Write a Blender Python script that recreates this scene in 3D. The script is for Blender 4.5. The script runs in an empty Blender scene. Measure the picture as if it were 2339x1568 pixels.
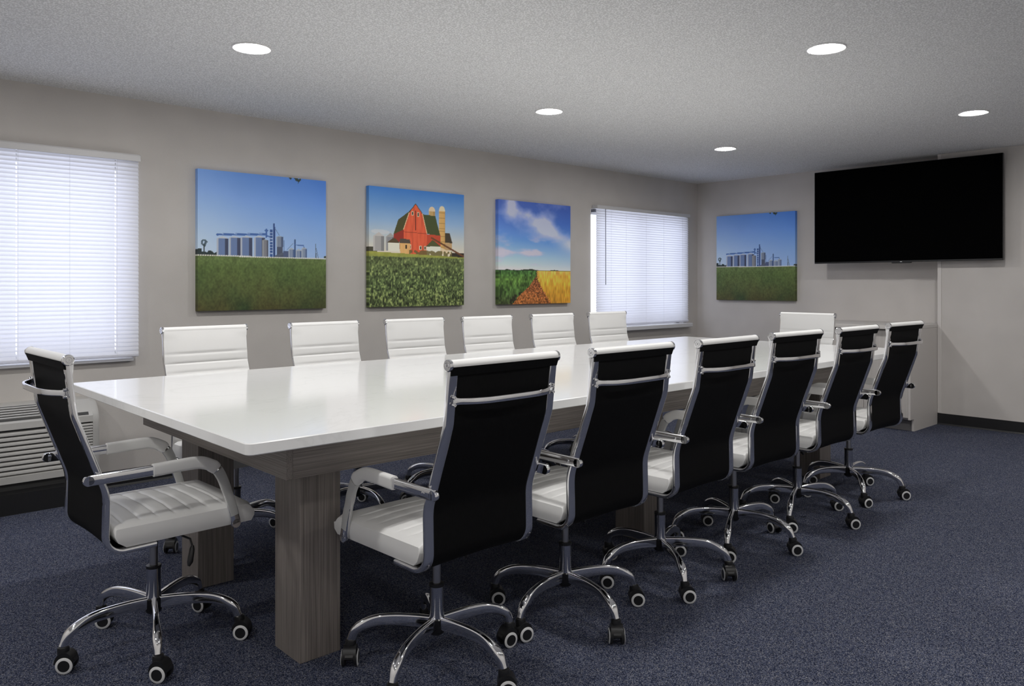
import bpy, math, random
import numpy as np
from mathutils import Vector, Matrix

random.seed(7)
scn = bpy.context.scene
C = scn.collection
PI = math.pi

# ------------------------------------------------------------------ camera
FPX, HORIZON, YAW = 1798.66, 651.0, 47.3045      # focal length in px (2339 wide), horizon row, heading
cam_d = bpy.data.cameras.new('camera')
cam = bpy.data.objects.new('camera', cam_d)
C.objects.link(cam)
cam.location = (0, 0, 1.2)
cam.rotation_euler = (PI / 2, 0, math.radians(YAW - 90))
cam_d.sensor_width = 36
cam_d.lens = 36 * FPX / 2339
cam_d.shift_y = -(784 - HORIZON) / 2339
cam_d.clip_start = 0.05
scn.camera = cam

# ------------------------------------------------------------------ daylight, exposure
world = bpy.data.worlds.new('daylight')
scn.world = world
world.use_nodes = True
bg = world.node_tree.nodes['Background']
bg.inputs[0].default_value = (0.78, 0.84, 1.0, 1)
bg.inputs[1].default_value = 1.2
scn.view_settings.view_transform = 'Standard'
scn.view_settings.look = 'None'
scn.view_settings.gamma = 1.0
scn.view_settings.use_curve_mapping = False
scn.view_settings.exposure = 1.3
try:
    scn.cycles.diffuse_bounces = 8
    scn.cycles.max_bounces = 16
except AttributeError:
    pass
LAMP = 95.0                                       # radiance of the downlight lenses

# ------------------------------------------------------------------ room dimensions (m)
WALL_Y = 5.038          # window wall
CEIL = 2.322
FAR_X = 7.454           # recessed part of the far wall
FAR_X2 = 7.300          # proud part of the far wall
STEP_Y = 2.500
NEAR_X, NEAR_Y = -1.3, -1.15

# ------------------------------------------------------------------ helpers
def lin(v):
    v = v / 255.0
    return v / 12.92 if v <= 0.04045 else ((v + 0.055) / 1.055) ** 2.4
def S(r, g, b): return (lin(r), lin(g), lin(b), 1)

class MB:
    """collects shapes and links them as one mesh object"""
    def __init__(s): s.v = []; s.f = []; s.m = []; s.k = 0
    def add(s, vs, fs, mi=None):
        o = len(s.v); s.v += [tuple(p) for p in vs]
        s.f += [tuple(i + o for i in f) for f in fs]
        s.m += [s.k if mi is None else mi] * len(fs)
        return s
    def box(s, x0, x1, y0, y1, z0, z1):
        v = [(x0, y0, z0), (x1, y0, z0), (x1, y1, z0), (x0, y1, z0), (x0, y0, z1), (x1, y0, z1), (x1, y1, z1), (x0, y1, z1)]
        return s.add(v, [(0, 3, 2, 1), (4, 5, 6, 7), (0, 1, 5, 4), (1, 2, 6, 5), (2, 3, 7, 6), (3, 0, 4, 7)])
    def bbox(s, x0, x1, y0, y1, z0, z1, b=0.003):
        """box with chamfered edges"""
        xs, ys, zs = (x0, x1), (y0, y1), (z0, z1); v = []; idx = {}
        for i in (0, 1):
            for j in (0, 1):
                for k in (0, 1):
                    c = (xs[i], ys[j], zs[k]); sg = (1 - 2 * i, 1 - 2 * j, 1 - 2 * k)
                    for a in range(3):
                        p = [c[t] + (0 if t == a else sg[t] * b) for t in range(3)]
                        idx[(i, j, k, a)] = len(v); v.append(p)
        f = []
        for a in range(3):
            for e in (0, 1):
                o = [t for t in range(3) if t != a]; q = []
                for (p, r) in ((0, 0), (1, 0), (1, 1), (0, 1)):
                    key = [0, 0, 0]; key[a] = e; key[o[0]] = p; key[o[1]] = r
                    q.append(idx[(*key, a)])
                f.append(q)
        for a in range(3):
            o = [t for t in range(3) if t != a]
            for p in (0, 1):
                for r in (0, 1):
                    k0 = [0, 0, 0]; k0[o[0]] = p; k0[o[1]] = r; k1 = list(k0); k1[a] = 1
                    f.append([idx[(*k0, o[0])], idx[(*k1, o[0])], idx[(*k1, o[1])], idx[(*k0, o[1])]])
        for i in (0, 1):
            for j in (0, 1):
                for k in (0, 1): f.append([idx[(i, j, k, a)] for a in range(3)])
        return s.add(v, f)
    def loft(s, rings, cap=True, closed=False):
        n = len(rings[0]); v = [p for r in rings for p in r]; f = []
        R = len(rings)
        for i in range(R if closed else R - 1):
            a, b = i * n, ((i + 1) % R) * n
            for j in range(n):
                k = (j + 1) % n; f.append((a + j, a + k, b + k, b + j))
        if cap and not closed:
            f.append(tuple(range(n))[::-1]); f.append(tuple((R - 1) * n + j for j in range(n)))
        return s.add(v, f)
    def sweep(s, path, cross, bin_=(0, 1, 0), cap=True):
        """cross: (b, n) polygon or a function of the fraction along; b along bin_, n = in-plane normal"""
        P = [Vector(p) for p in path]; B = Vector(bin_).normalized(); rings = []
        for i, p in enumerate(P):
            t = (P[min(i + 1, len(P) - 1)] - P[max(i - 1, 0)]).normalized()
            n = B.cross(t).normalized()
            cr = cross(i / (len(P) - 1)) if callable(cross) else cross
            rings.append([p + B * a + n * b for a, b in cr])
        return s.loft(rings, cap)
    def tube(s, path, r, n=10, cap=True):
        P = [Vector(p) for p in path]; rings = []; ref = None
        for i, p in enumerate(P):
            t = (P[min(i + 1, len(P) - 1)] - P[max(i - 1, 0)]).normalized()
            if ref is None:
                ref = t.cross(Vector((0, 0, 1)))
                if ref.length < 0.1: ref = t.cross(Vector((1, 0, 0)))
            b = (ref - t * ref.dot(t)).normalized(); ref = b; c = t.cross(b)
            rr = r[i] if isinstance(r, (list, tuple)) else r
            rings.append([p + (b * math.cos(2 * PI * j / n) + c * math.sin(2 * PI * j / n)) * rr for j in range(n)])
        return s.loft(rings, cap)
    def lathe(s, prof, origin=(0, 0, 0), axis='z', n=24, mats=None, cap=True):
        """prof: list of (r, h); mats: material index for each band"""
        ox, oy, oz = origin; v = []
        for r, h in prof:
            for j in range(n):
                a = 2 * PI * j / n; c, d = r * math.cos(a), r * math.sin(a)
                v.append((ox + c, oy + d, oz + h) if axis == 'z' else (ox + c, oy + h, oz + d) if axis == 'y' else (ox + h, oy + c, oz + d))
        f = []; m = []
        for i in range(len(prof) - 1):
            for j in range(n):
                k = (j + 1) % n; f.append((i * n + j, i * n + k, (i + 1) * n + k, (i + 1) * n + j)); m.append(mats[i] if mats else s.k)
        if cap:
            f.append(tuple(range(n))); m.append(mats[0] if mats else s.k)
            f.append(tuple((len(prof) - 1) * n + j for j in range(n))); m.append(mats[-1] if mats else s.k)
        o = len(s.v); s.v += v; s.f += [tuple(i + o for i in q) for q in f]; s.m += m
        return s
    def prism(s, poly, a0, a1, axis='x'):
        """poly in the two other axes, extruded along axis"""
        def pt(p, a): return (a, p[0], p[1]) if axis == 'x' else (p[0], a, p[1]) if axis == 'y' else (p[0], p[1], a)
        return s.loft([[pt(p, a0) for p in poly], [pt(p, a1) for p in poly]])
    def grid(s, fn, nu, nv, flip=False):
        v = [fn(i / nu, j / nv) for i in range(nu + 1) for j in range(nv + 1)]; f = []
        for i in range(nu):
            for j in range(nv):
                a = i * (nv + 1) + j; q = (a, a + 1, a + nv + 2, a + nv + 1)
                f.append(q[::-1] if flip else q)
        return s.add(v, f)
    def mesh(s, name, mats, smooth=35):
        me = bpy.data.meshes.new(name)
        me.from_pydata(s.v, [], s.f)
        for m in (mats if isinstance(mats, (list, tuple)) else [mats]): me.materials.append(m)
        me.polygons.foreach_set('material_index', s.m)
        import bmesh
        bm = bmesh.new(); bm.from_mesh(me)
        bmesh.ops.recalc_face_normals(bm, faces=bm.faces); bm.to_mesh(me); bm.free()
        if smooth:
            me.polygons.foreach_set('use_smooth', [True] * len(me.polygons))
            me.set_sharp_from_angle(angle=math.radians(smooth))
        me.update()
        return me
    def build(s, name, mats, parent=None, smooth=35):
        o = bpy.data.objects.new(name, s.mesh(name, mats, smooth)); C.objects.link(o)
        if parent: o.parent = parent
        return o

def tag(o, label=None, cat=None, group=None, kind=None):
    if label: o['label'] = label
    if cat: o['category'] = cat
    if group: o['group'] = group
    if kind: o['kind'] = kind
    return o
def empty(name, loc=(0, 0, 0), rz=0):
    o = bpy.data.objects.new(name, None); C.objects.link(o)
    o.location = loc; o.rotation_euler = (0, 0, rz); o.empty_display_size = 0.1
    return o
def copy_tree(o, parent=None):
    c = o.copy(); C.objects.link(c); c.parent = parent
    for ch in list(o.children): copy_tree(ch, c)
    return c
def inst(src, parent, loc=None, rot=None):
    o = bpy.data.objects.new(src.name.split('.')[0], src.data); C.objects.link(o); o.parent = parent
    if loc: o.location = loc
    if rot: o.rotation_euler = rot
    return o
def catmull(P, n):
    P = [Vector(p) for p in P]; out = []
    Q = [P[0] * 2 - P[1]] + P + [P[-1] * 2 - P[-2]]
    for i in range(1, len(Q) - 2):
        for k in range(n):
            t = k / n; a, b, c, d = Q[i - 1:i + 3]
            out.append(0.5 * ((2 * b) + (c - a) * t + (2 * a - 5 * b + 4 * c - d) * t * t + (3 * b - a - 3 * c + d) * t ** 3))
    out.append(P[-1]); return out
def rrect(w, h, r, n=3):
    out = []
    for cx, cy, a0 in ((w / 2 - r, h / 2 - r, 0), (-w / 2 + r, h / 2 - r, 90), (-w / 2 + r, -h / 2 + r, 180), (w / 2 - r, -h / 2 + r, 270)):
        for k in range(n + 1):
            a = math.radians(a0 + 90 * k / n); out.append((cx + r * math.cos(a), cy + r * math.sin(a)))
    return out

# ------------------------------------------------------------------ materials
def mat(name, col, rough=0.5, metal=0.0, spec=0.5, coat=0.0, alpha=None):
    m = bpy.data.materials.new(name); m.use_nodes = True
    p = m.node_tree.nodes['Principled BSDF']
    p.inputs['Base Color'].default_value = col if len(col) == 4 else (*col, 1)
    p.inputs['Roughness'].default_value = rough; p.inputs['Metallic'].default_value = metal
    p.inputs['Specular IOR Level'].default_value = spec; p.inputs['Coat Weight'].default_value = coat
    if alpha is not None: p.inputs['Alpha'].default_value = alpha
    return m
def nodes(m):
    nt = m.node_tree; return nt, nt.nodes, nt.links, nt.nodes['Principled BSDF']
def nn(nt, typ, **kw):
    n = nt.nodes.new(typ)
    for k, v in kw.items():
        if k in n.inputs: n.inputs[k].default_value = v
        else: setattr(n, k, v)
    return n
def coords(nt, scale=(1, 1, 1), kind='Object'):
    tc = nn(nt, 'ShaderNodeTexCoord'); mp = nn(nt, 'ShaderNodeMapping'); mp.inputs['Scale'].default_value = scale
    nt.links.new(tc.outputs[kind], mp.inputs['Vector']); return mp.outputs['Vector']
def ramp(nt, stops, src, interp='LINEAR'):
    r = nn(nt, 'ShaderNodeValToRGB'); r.color_ramp.interpolation = interp
    e = r.color_ramp.elements
    while len(e) < len(stops): e.new(0.5)
    for el, (p, c) in zip(e, stops): el.position = p; el.color = c if len(c) == 4 else (*c, 1)
    nt.links.new(src, r.inputs['Fac']); return r.outputs['Color']
def bump(nt, height, p, strength=0.3, dist=0.002):
    b = nn(nt, 'ShaderNodeBump'); b.inputs['Strength'].default_value = strength; b.inputs['Distance'].default_value = dist
    nt.links.new(height, b.inputs['Height']); nt.links.new(b.outputs['Normal'], p.inputs['Normal']); return b

def wall_mat(name, col, tex=420, strength=0.25):
    m = mat(name, col, 0.75, spec=0.25); nt, N, L, p = nodes(m)
    v = coords(nt); a = nn(nt, 'ShaderNodeTexNoise', Scale=tex, Detail=3.0); L.new(v, a.inputs['Vector'])
    b = nn(nt, 'ShaderNodeTexNoise', Scale=3.0, Detail=2.0); L.new(v, b.inputs['Vector'])
    k = [c * 0.96 for c in col[:3]]; k2 = [min(1, c * 1.03) for c in col[:3]]
    L.new(ramp(nt, [(0.35, k), (0.65, k2)], b.outputs['Fac']), p.inputs['Base Color'])
    bump(nt, a.outputs['Fac'], p, strength, 0.002); return m
M = {}
M['wall'] = wall_mat('wall_vinyl', (0.56, 0.53, 0.50), 260, 0.3)
M['wall_far'] = wall_mat('wall_vinyl_far', (0.57, 0.54, 0.515), 260, 0.2)
M['wall_unseen'] = wall_mat('wall_bounce_lightened', (0.74, 0.72, 0.69), 260, 0.2)  # walls behind the camera, lightened to add bounced light to the room
M['strip'] = mat('corner_strip', (0.62, 0.59, 0.565), 0.5)
def ceiling_mat():
    m = mat('popcorn_ceiling', (0.80, 0.80, 0.79), 0.9, spec=0.15); nt, N, L, p = nodes(m)
    v = coords(nt)
    a = nn(nt, 'ShaderNodeTexNoise', Scale=95.0, Detail=4.0, Roughness=0.65); L.new(v, a.inputs['Vector'])
    w = nn(nt, 'ShaderNodeTexVoronoi', Scale=120.0); L.new(v, w.inputs['Vector'])
    mx = nn(nt, 'ShaderNodeMath', operation='SUBTRACT'); L.new(a.outputs['Fac'], mx.inputs[0]); L.new(w.outputs['Distance'], mx.inputs[1])
    L.new(ramp(nt, [(0.0, (0.70, 0.70, 0.695)), (0.045, (0.89, 0.89, 0.885)), (0.5, (0.93, 0.93, 0.925))], mx.outputs[0]), p.inputs['Base Color'])  # low spots darkened in the colour, as shade between the popcorn grains
    bump(nt, mx.outputs[0], p, 0.5, 0.005); return m
M['ceiling'] = ceiling_mat()
def carpet_mat():
    m = mat('navy_carpet', (0.03, 0.035, 0.07), 0.95, spec=0.1); nt, N, L, p = nodes(m)
    v = coords(nt)
    a = nn(nt, 'ShaderNodeTexVoronoi', Scale=400.0); L.new(v, a.inputs['Vector'])
    sp = nn(nt, 'ShaderNodeSeparateColor'); L.new(a.outputs['Color'], sp.inputs[0])
    b = nn(nt, 'ShaderNodeTexNoise', Scale=260.0, Detail=3.0, Roughness=0.7); L.new(v, b.inputs['Vector'])
    q = nn(nt, 'ShaderNodeMath', operation='MULTIPLY_ADD'); L.new(b.outputs['Fac'], q.inputs[0]); q.inputs[1].default_value = 0.9; q.inputs[2].default_value = -0.45
    r = nn(nt, 'ShaderNodeMath', operation='ADD'); L.new(sp.outputs[0], r.inputs[0]); L.new(q.outputs[0], r.inputs[1])
    col = ramp(nt, [(0.0, (0.008, 0.011, 0.024)), (0.35, (0.027, 0.035, 0.072)), (0.62, (0.085, 0.098, 0.155)), (0.85, (0.160, 0.172, 0.23)), (1.0, (0.30, 0.29, 0.285))], r.outputs[0])
    L.new(col, p.inputs['Base Color'])
    bump(nt, r.outputs[0], p, 0.8, 0.006); return m
M['carpet'] = carpet_mat()
def wood_mat(name, axis, dark, light, rough=0.45):
    m = mat(name, light, rough, spec=0.35); nt, N, L, p = nodes(m)
    sc = {'x': (1.5, 150, 150), 'y': (150, 1.5, 150), 'z': (150, 150, 1.5)}[axis]
    a = nn(nt, 'ShaderNodeTexNoise', Scale=2.2, Detail=5.0, Roughness=0.6, Distortion=0.35); L.new(coords(nt, sc), a.inputs['Vector'])
    sc2 = {'x': (0.6, 14, 14), 'y': (14, 0.6, 14), 'z': (14, 14, 0.6)}[axis]
    b = nn(nt, 'ShaderNodeTexNoise', Scale=1.6, Detail=2.0); L.new(coords(nt, sc2), b.inputs['Vector'])
    ad = nn(nt, 'ShaderNodeMath', operation='MULTIPLY_ADD'); L.new(b.outputs['Fac'], ad.inputs[0]); ad.inputs[1].default_value = 0.22; L.new(a.outputs['Fac'], ad.inputs[2])
    L.new(ramp(nt, [(0.42, dark), (0.60, [(d + l) / 2 for d, l in zip(dark, light)]), (0.80, light)], ad.outputs[0]), p.inputs['Base Color'])
    bump(nt, a.outputs['Fac'], p, 0.15, 0.001); return m
WD, WL = (0.125, 0.108, 0.098), (0.29, 0.258, 0.236)
for ax in 'xyz': M['wood_' + ax] = wood_mat('wood_laminate_' + ax, ax, WD, WL)
for ax in 'yz': M['cab_' + ax] = wood_mat('cabinet_laminate_' + ax, ax, (0.44, 0.415, 0.39), (0.56, 0.53, 0.505), 0.5)
M['cab_side'] = mat('cabinet_panel', (0.56, 0.53, 0.505), 0.5)
M['kick'] = mat('toe_kick', (0.16, 0.155, 0.16), 0.6)
M['counter'] = mat('counter_edge', (0.58, 0.555, 0.53), 0.5)
def quartz_mat():
    m = mat('white_quartz', (0.86, 0.855, 0.845), 0.12, spec=0.5); nt, N, L, p = nodes(m)
    v = coords(nt, (1, 1.6, 1)); a = nn(nt, 'ShaderNodeTexNoise', Scale=1.1, Detail=7.0, Roughness=0.55, Distortion=1.1); L.new(v, a.inputs['Vector'])
    ab = nn(nt, 'ShaderNodeMath', operation='SUBTRACT'); L.new(a.outputs['Fac'], ab.inputs[0]); ab.inputs[1].default_value = 0.5
    ab2 = nn(nt, 'ShaderNodeMath', operation='ABSOLUTE'); L.new(ab.outputs[0], ab2.inputs[0])
    L.new(ramp(nt, [(0.0, (0.815, 0.815, 0.81)), (0.006, (0.85, 0.85, 0.845)), (0.02, (0.862, 0.862, 0.858))], ab2.outputs[0]), p.inputs['Base Color'])
    return m
M['quartz'] = quartz_mat()
M['chrome'] = mat('chrome', (0.82, 0.82, 0.835), 0.07, 1.0)
M['steel'] = mat('gas_lift_steel', (0.42, 0.42, 0.44), 0.28, 1.0)
M['dark_chrome'] = mat('column_chrome', (0.50, 0.51, 0.55), 0.12, 1.0)
def leather():
    m = mat('white_leather', (0.80, 0.795, 0.78), 0.42, spec=0.4); nt, N, L, p = nodes(m)
    a = nn(nt, 'ShaderNodeTexNoise', Scale=380.0, Detail=3.0); L.new(coords(nt), a.inputs['Vector'])
    bump(nt, a.outputs['Fac'], p, 0.06, 0.001); return m
M['leather'] = leather()
def mesh_fabric():
    m = mat('black_mesh', (0.003, 0.003, 0.0035), 0.7, spec=0.12); nt, N, L, p = nodes(m)
    a = nn(nt, 'ShaderNodeTexNoise', Scale=1.0, Detail=2.0); L.new(coords(nt, (60, 900, 60)), a.inputs['Vector'])
    L.new(ramp(nt, [(0.35, (0.0018, 0.0018, 0.002)), (0.7, (0.0045, 0.0045, 0.005))], a.outputs['Fac']), p.inputs['Base Color'])
    bump(nt, a.outputs['Fac'], p, 0.2, 0.001); return m
M['mesh'] = mesh_fabric()
M['black'] = mat('black_plastic', (0.012, 0.012, 0.013), 0.35)
M['black_hub'] = mat('black_hub', (0.010, 0.010, 0.011), 0.22)
M['ring'] = mat('grey_wheel_ring', (0.66, 0.66, 0.66), 0.4)
M['wrap'] = mat('clear_plastic_wrap', (0.50, 0.50, 0.49), 0.22, spec=0.6)
M['base_black'] = mat('black_cove_base', (0.010, 0.010, 0.011), 0.45)
M['ptac'] = mat('ivory_plastic', (0.47, 0.46, 0.44), 0.45)
M['ptac_dark'] = mat('grille_recess', (0.05, 0.05, 0.05), 0.7)
M['tv_black'] = mat('tv_screen', (0.002, 0.002, 0.0022), 0.5, spec=0.0)
M['tv_frame'] = mat('tv_bezel', (0.010, 0.010, 0.011), 0.3)
M['logo'] = mat('silver_mark', (0.8, 0.8, 0.8), 0.3, 0.6)
M['white_trim'] = mat('white_paint', (0.78, 0.78, 0.78), 0.4)
M['sill'] = mat('window_sill_paint', (0.66, 0.66, 0.68), 0.35)
M['headrail'] = mat('blind_headrail', (0.62, 0.61, 0.61), 0.4)
M['cord'] = mat('blind_cord', (0.7, 0.7, 0.72), 0.7)
M['wand'] = mat('tilt_wand', (0.25, 0.26, 0.30), 0.15)
M['canvas_back'] = mat('canvas_back', (0.3, 0.27, 0.22), 0.9)
M['bracket'] = mat('blind_bracket', (0.18, 0.19, 0.24), 0.4)
def slat_mat():
    m = bpy.data.materials.new('blind_slat'); m.use_nodes = True; nt = m.node_tree; nt.nodes.clear()
    out = nn(nt, 'ShaderNodeOutputMaterial'); d = nn(nt, 'ShaderNodeBsdfDiffuse'); t = nn(nt, 'ShaderNodeBsdfTranslucent')
    d.inputs[0].default_value = (0.80, 0.80, 0.81, 1); t.inputs[0].default_value = (0.80, 0.80, 0.86, 1)
    mx = nn(nt, 'ShaderNodeMixShader'); mx.inputs[0].default_value = 0.42
    nt.links.new(d.outputs[0], mx.inputs[1]); nt.links.new(t.outputs[0], mx.inputs[2]); nt.links.new(mx.outputs[0], out.inputs[0]); return m
M['slat'] = slat_mat()
def glass_mat():
    m = bpy.data.materials.new('window_glass'); m.use_nodes = True; nt = m.node_tree; nt.nodes.clear()
    out = nn(nt, 'ShaderNodeOutputMaterial'); d = nn(nt, 'ShaderNodeBsdfTransparent'); g = nn(nt, 'ShaderNodeBsdfGlossy'); g.inputs['Roughness'].default_value = 0.02
    mx = nn(nt, 'ShaderNodeMixShader'); mx.inputs[0].default_value = 0.06
    nt.links.new(d.outputs[0], mx.inputs[1]); nt.links.new(g.outputs[0], mx.inputs[2]); nt.links.new(mx.outputs[0], out.inputs[0]); return m
M['glass'] = glass_mat()
def lamp_mat():
    m = bpy.data.materials.new('downlight_lens'); m.use_nodes = True; nt = m.node_tree; nt.nodes.clear()
    out = nn(nt, 'ShaderNodeOutputMaterial'); e = nn(nt, 'ShaderNodeEmission'); e.inputs[0].default_value = (1.0, 0.985, 0.965, 1); e.inputs[1].default_value = LAMP
    nt.links.new(e.outputs[0], out.inputs[0]); return m
M['lamp'] = lamp_mat()

# ------------------------------------------------------------------ room shell
def struct(o): o['kind'] = 'structure'; return o
T = 0.14
floor = struct(MB().box(NEAR_X - T, FAR_X + T, NEAR_Y - T, WALL_Y + T, -0.1, 0).build('floor', M['carpet'], smooth=0))
struct(MB().box(NEAR_X - T, FAR_X + T, NEAR_Y - T, WALL_Y + T, CEIL, CEIL + 0.1).build('ceiling', M['ceiling'], smooth=0))
WIN = [(0.04, 1.535, 0.765, 1.935), (5.675, 7.19, 0.785, 1.93)]           # openings: x0, x1, z0, z1
w = MB(); y0, y1 = WALL_Y, WALL_Y + T
xs = [NEAR_X - T, WIN[0][0], WIN[0][1], WIN[1][0], WIN[1][1], FAR_X + T]
for i in (0, 2, 4): w.box(xs[i], xs[i + 1], y0, y1, 0, CEIL)
for (a, b, c, d) in WIN: w.box(a, b, y0, y1, 0, c); w.box(a, b, y0, y1, d, CEIL)
struct(w.build('wall_left', M['wall'], smooth=0))
struct(MB().box(FAR_X, FAR_X + T, STEP_Y, WALL_Y, 0, CEIL).box(FAR_X2, FAR_X + T, NEAR_Y, STEP_Y, 0, CEIL).build('wall_far', M['wall_far'], smooth=0))
struct(MB().box(NEAR_X - T, FAR_X + T, NEAR_Y - T, NEAR_Y, 0, CEIL).build('wall_right', M['wall_unseen'], smooth=0))
struct(MB().box(NEAR_X - T, NEAR_X, NEAR_Y, WALL_Y, 0, CEIL).build('wall_near', M['wall_unseen'], smooth=0))
struct(MB().bbox(FAR_X2 - 0.005, FAR_X2 + 0.001, STEP_Y - 0.030, STEP_Y + 0.001, 0.097, CEIL, 0.0015).build('trim_1', M['strip']))
BB = 0.096
def cove(pts):                    # cove base profile, depth from wall, height
    return pts
struct(MB().prism([(WALL_Y, 0), (WALL_Y - 0.014, 0), (WALL_Y - 0.007, 0.012), (WALL_Y - 0.006, BB), (WALL_Y, BB)], NEAR_X, FAR_X, 'x').build('baseboard_left', M['base_black'], smooth=0))
struct(MB().prism([(FAR_X2, 0), (FAR_X2 - 0.014, 0), (FAR_X2 - 0.007, 0.012), (FAR_X2 - 0.006, BB), (FAR_X2, BB)], NEAR_Y, STEP_Y, 'y').build('baseboard_far', M['base_black'], smooth=0))
struct(MB().prism([(FAR_X, 0), (FAR_X - 0.014, 0), (FAR_X - 0.007, 0.012), (FAR_X - 0.006, BB), (FAR_X, BB)], 3.62, WALL_Y, 'y').build('baseboard_recess', M['base_black'], smooth=0))

# ------------------------------------------------------------------ windows and blinds
for i, (a, b, c, d) in enumerate(WIN):
    root = struct(empty('window_%d' % (i + 1), ((a + b) / 2, WALL_Y + 0.09, c)))
    ox, oy, oz = root.location
    f = MB(); fw = 0.045
    f.box(a - ox, a + fw - ox, -0.025, 0.025, 0, d - c); f.box(b - fw - ox, b - ox, -0.025, 0.025, 0, d - c)
    f.box(a - ox, b - ox, -0.025, 0.025, 0, fw); f.box(a - ox, b - ox, -0.025, 0.025, d - c - fw, d - c)
    f.box(-0.025, 0.025, -0.02, 0.02, fw, d - c - fw)
    f.build('window_frame', M['white_trim'], root, 0)
    MB().box(a + fw - ox, b - fw - ox, -0.003, 0.003, fw, d - c - fw).build('pane', M['glass'], root, 0)
    if i == 1: MB().bbox(5.655 - ox, 7.262 - ox, -0.165, -0.065, 0.742 - oz, 0.785 - oz, 0.006).build('window_sill', M['sill'], root)
    else: MB().bbox(a - 0.02 - ox, 1.535 - ox, -0.125, -0.065, 0.744 - oz, 0.764 - oz, 0.004).build('window_sill', M['sill'], root)

def blind(name, x0, x1, ztop, zslat, zrail, ywall, holes, cords, pitch, wand, label):
    root = empty(name, ((x0 + x1) / 2, ywall, zrail)); L = (x1 - x0) / 2; yc = -0.045
    tag(root, label, 'blind', 'window blinds')
    MB().bbox(-L - 0.006, L + 0.006, yc - 0.022, -0.002, zslat - zrail, ztop - zrail, 0.003).build('headrail', M['headrail'], root)
    vx = MB(); vx.bbox(-L - 0.006, L + 0.006, yc - 0.028, yc - 0.022, zslat - 0.004 - zrail, ztop - 0.006 - zrail, 0.002).build('valance', M['headrail'], root)
    MB().bbox(-L, L, yc - 0.012, yc + 0.012, 0, 0.018, 0.004).build('bottom_rail', M['slat'], root)
    # one slat: curved, tilted closed, with cord holes
    tilt = math.radians(64); wd = 0.0290; ns = 4
    def prof(k):
        t = (k / ns - 0.5) * wd; cv = 0.0024 * (1 - (2 * k / ns - 1) ** 2)
        yy = t * math.cos(tilt) - cv * math.sin(tilt); zz = -t * math.sin(tilt) - cv * math.cos(tilt)
        return (yy, -zz)
    hs = sorted(h - (x0 + x1) / 2 for h in holes); cuts = [-L]
    for h in hs: cuts += [h - 0.0028, h + 0.0028]
    cuts.append(L)
    mb = MB(); v = [(x, prof(k)[0], prof(k)[1]) for x in cuts for k in range(ns + 1)]; fc = []
    for a in range(len(cuts) - 1):
        for k in range(ns):
            if a % 2 == 1 and k in (1, 2): continue
            i0 = a * (ns + 1) + k; fc.append((i0, i0 + 1, i0 + ns + 2, i0 + ns + 1))
    mb.add(v, fc); me = mb.mesh('slat', M['slat'])
    z = zrail + 0.030; n = 0; rnd = random.Random(len(label))
    while z < zslat - 0.004:
        o = bpy.data.objects.new('slat', me); C.objects.link(o); o.parent = root
        o.location = (0, yc, z - zrail); o.rotation_euler = (rnd.uniform(-0.014, 0.014), 0, 0)
        z += pitch; n += 1
    for cx in cords:
        MB().tube([(cx + 0.006 - (x0 + x1) / 2, yc - 0.015, 0.01), (cx + 0.006 - (x0 + x1) / 2, yc - 0.015, zslat - zrail)], 0.0006, 5).build('ladder_cord', M['cord'], root)
    if wand is not None:
        wx = wand - (x0 + x1) / 2
        MB().tube([(wx, yc - 0.034, zslat - zrail), (wx, yc - 0.036, 1.20 - zrail)], 0.004, 6).build('tilt_wand', M['wand'], root)
    return root
b1 = blind('window_blind', 0.03, 1.556, 1.978, 1.940, 0.772, WALL_Y - 0.001, [0.155, 0.925, 1.427], [0.155, 0.925, 1.178, 1.427], 0.0236, None,
           'white mini blind on the window above the air conditioner')
b2 = blind('window_blind', 5.698, 7.205, 1.966, 1.932, 0.800, WALL_Y - 0.001, [], [5.90, 6.13, 6.45, 6.75, 7.08], 0.0236, 5.80,
           'white mini blind with tilt wand near the far corner of the room')
MB().box(-0.775, -0.757, -0.050, -0.001, 1.895 - 0.800, 1.925 - 0.800).build('bracket', M['bracket'], b2, 0)

# ------------------------------------------------------------------ ceiling lights
def downlight(x, y, label, group):
    r = empty('ceiling_light', (x, y, CEIL)); tag(r, label, 'light', group)
    MB().lathe([(0.074, -0.004), (0.086, -0.007), (0.090, -0.004), (0.090, 0.0)], n=40, cap=False).build('trim_ring', M['white_trim'], r)
    MB().lathe([(0.0005, -0.0045), (0.0735, -0.0045)], n=40, cap=False).build('lens', M['lamp'], r)
LX, LY = (-0.41, 1.62, 3.62, 5.68), (-0.13, 1.73, 3.57)
LAB = {(1, 2): 'round recessed ceiling light nearest the window wall above the table near end', (2, 2): 'round recessed ceiling light above the table middle, on the picture side',
       (3, 2): 'round recessed ceiling light farthest along the picture wall', (2, 1): 'large round recessed ceiling light over the right row of chairs',
       (3, 1): 'round recessed ceiling light in front of the wall television'}
for i, x in enumerate(LX):
    for j, y in enumerate(LY):
        downlight(x, y, LAB.get((i, j), 'round recessed ceiling light outside the frame of the photograph'), 'recessed ceiling lights')

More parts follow.
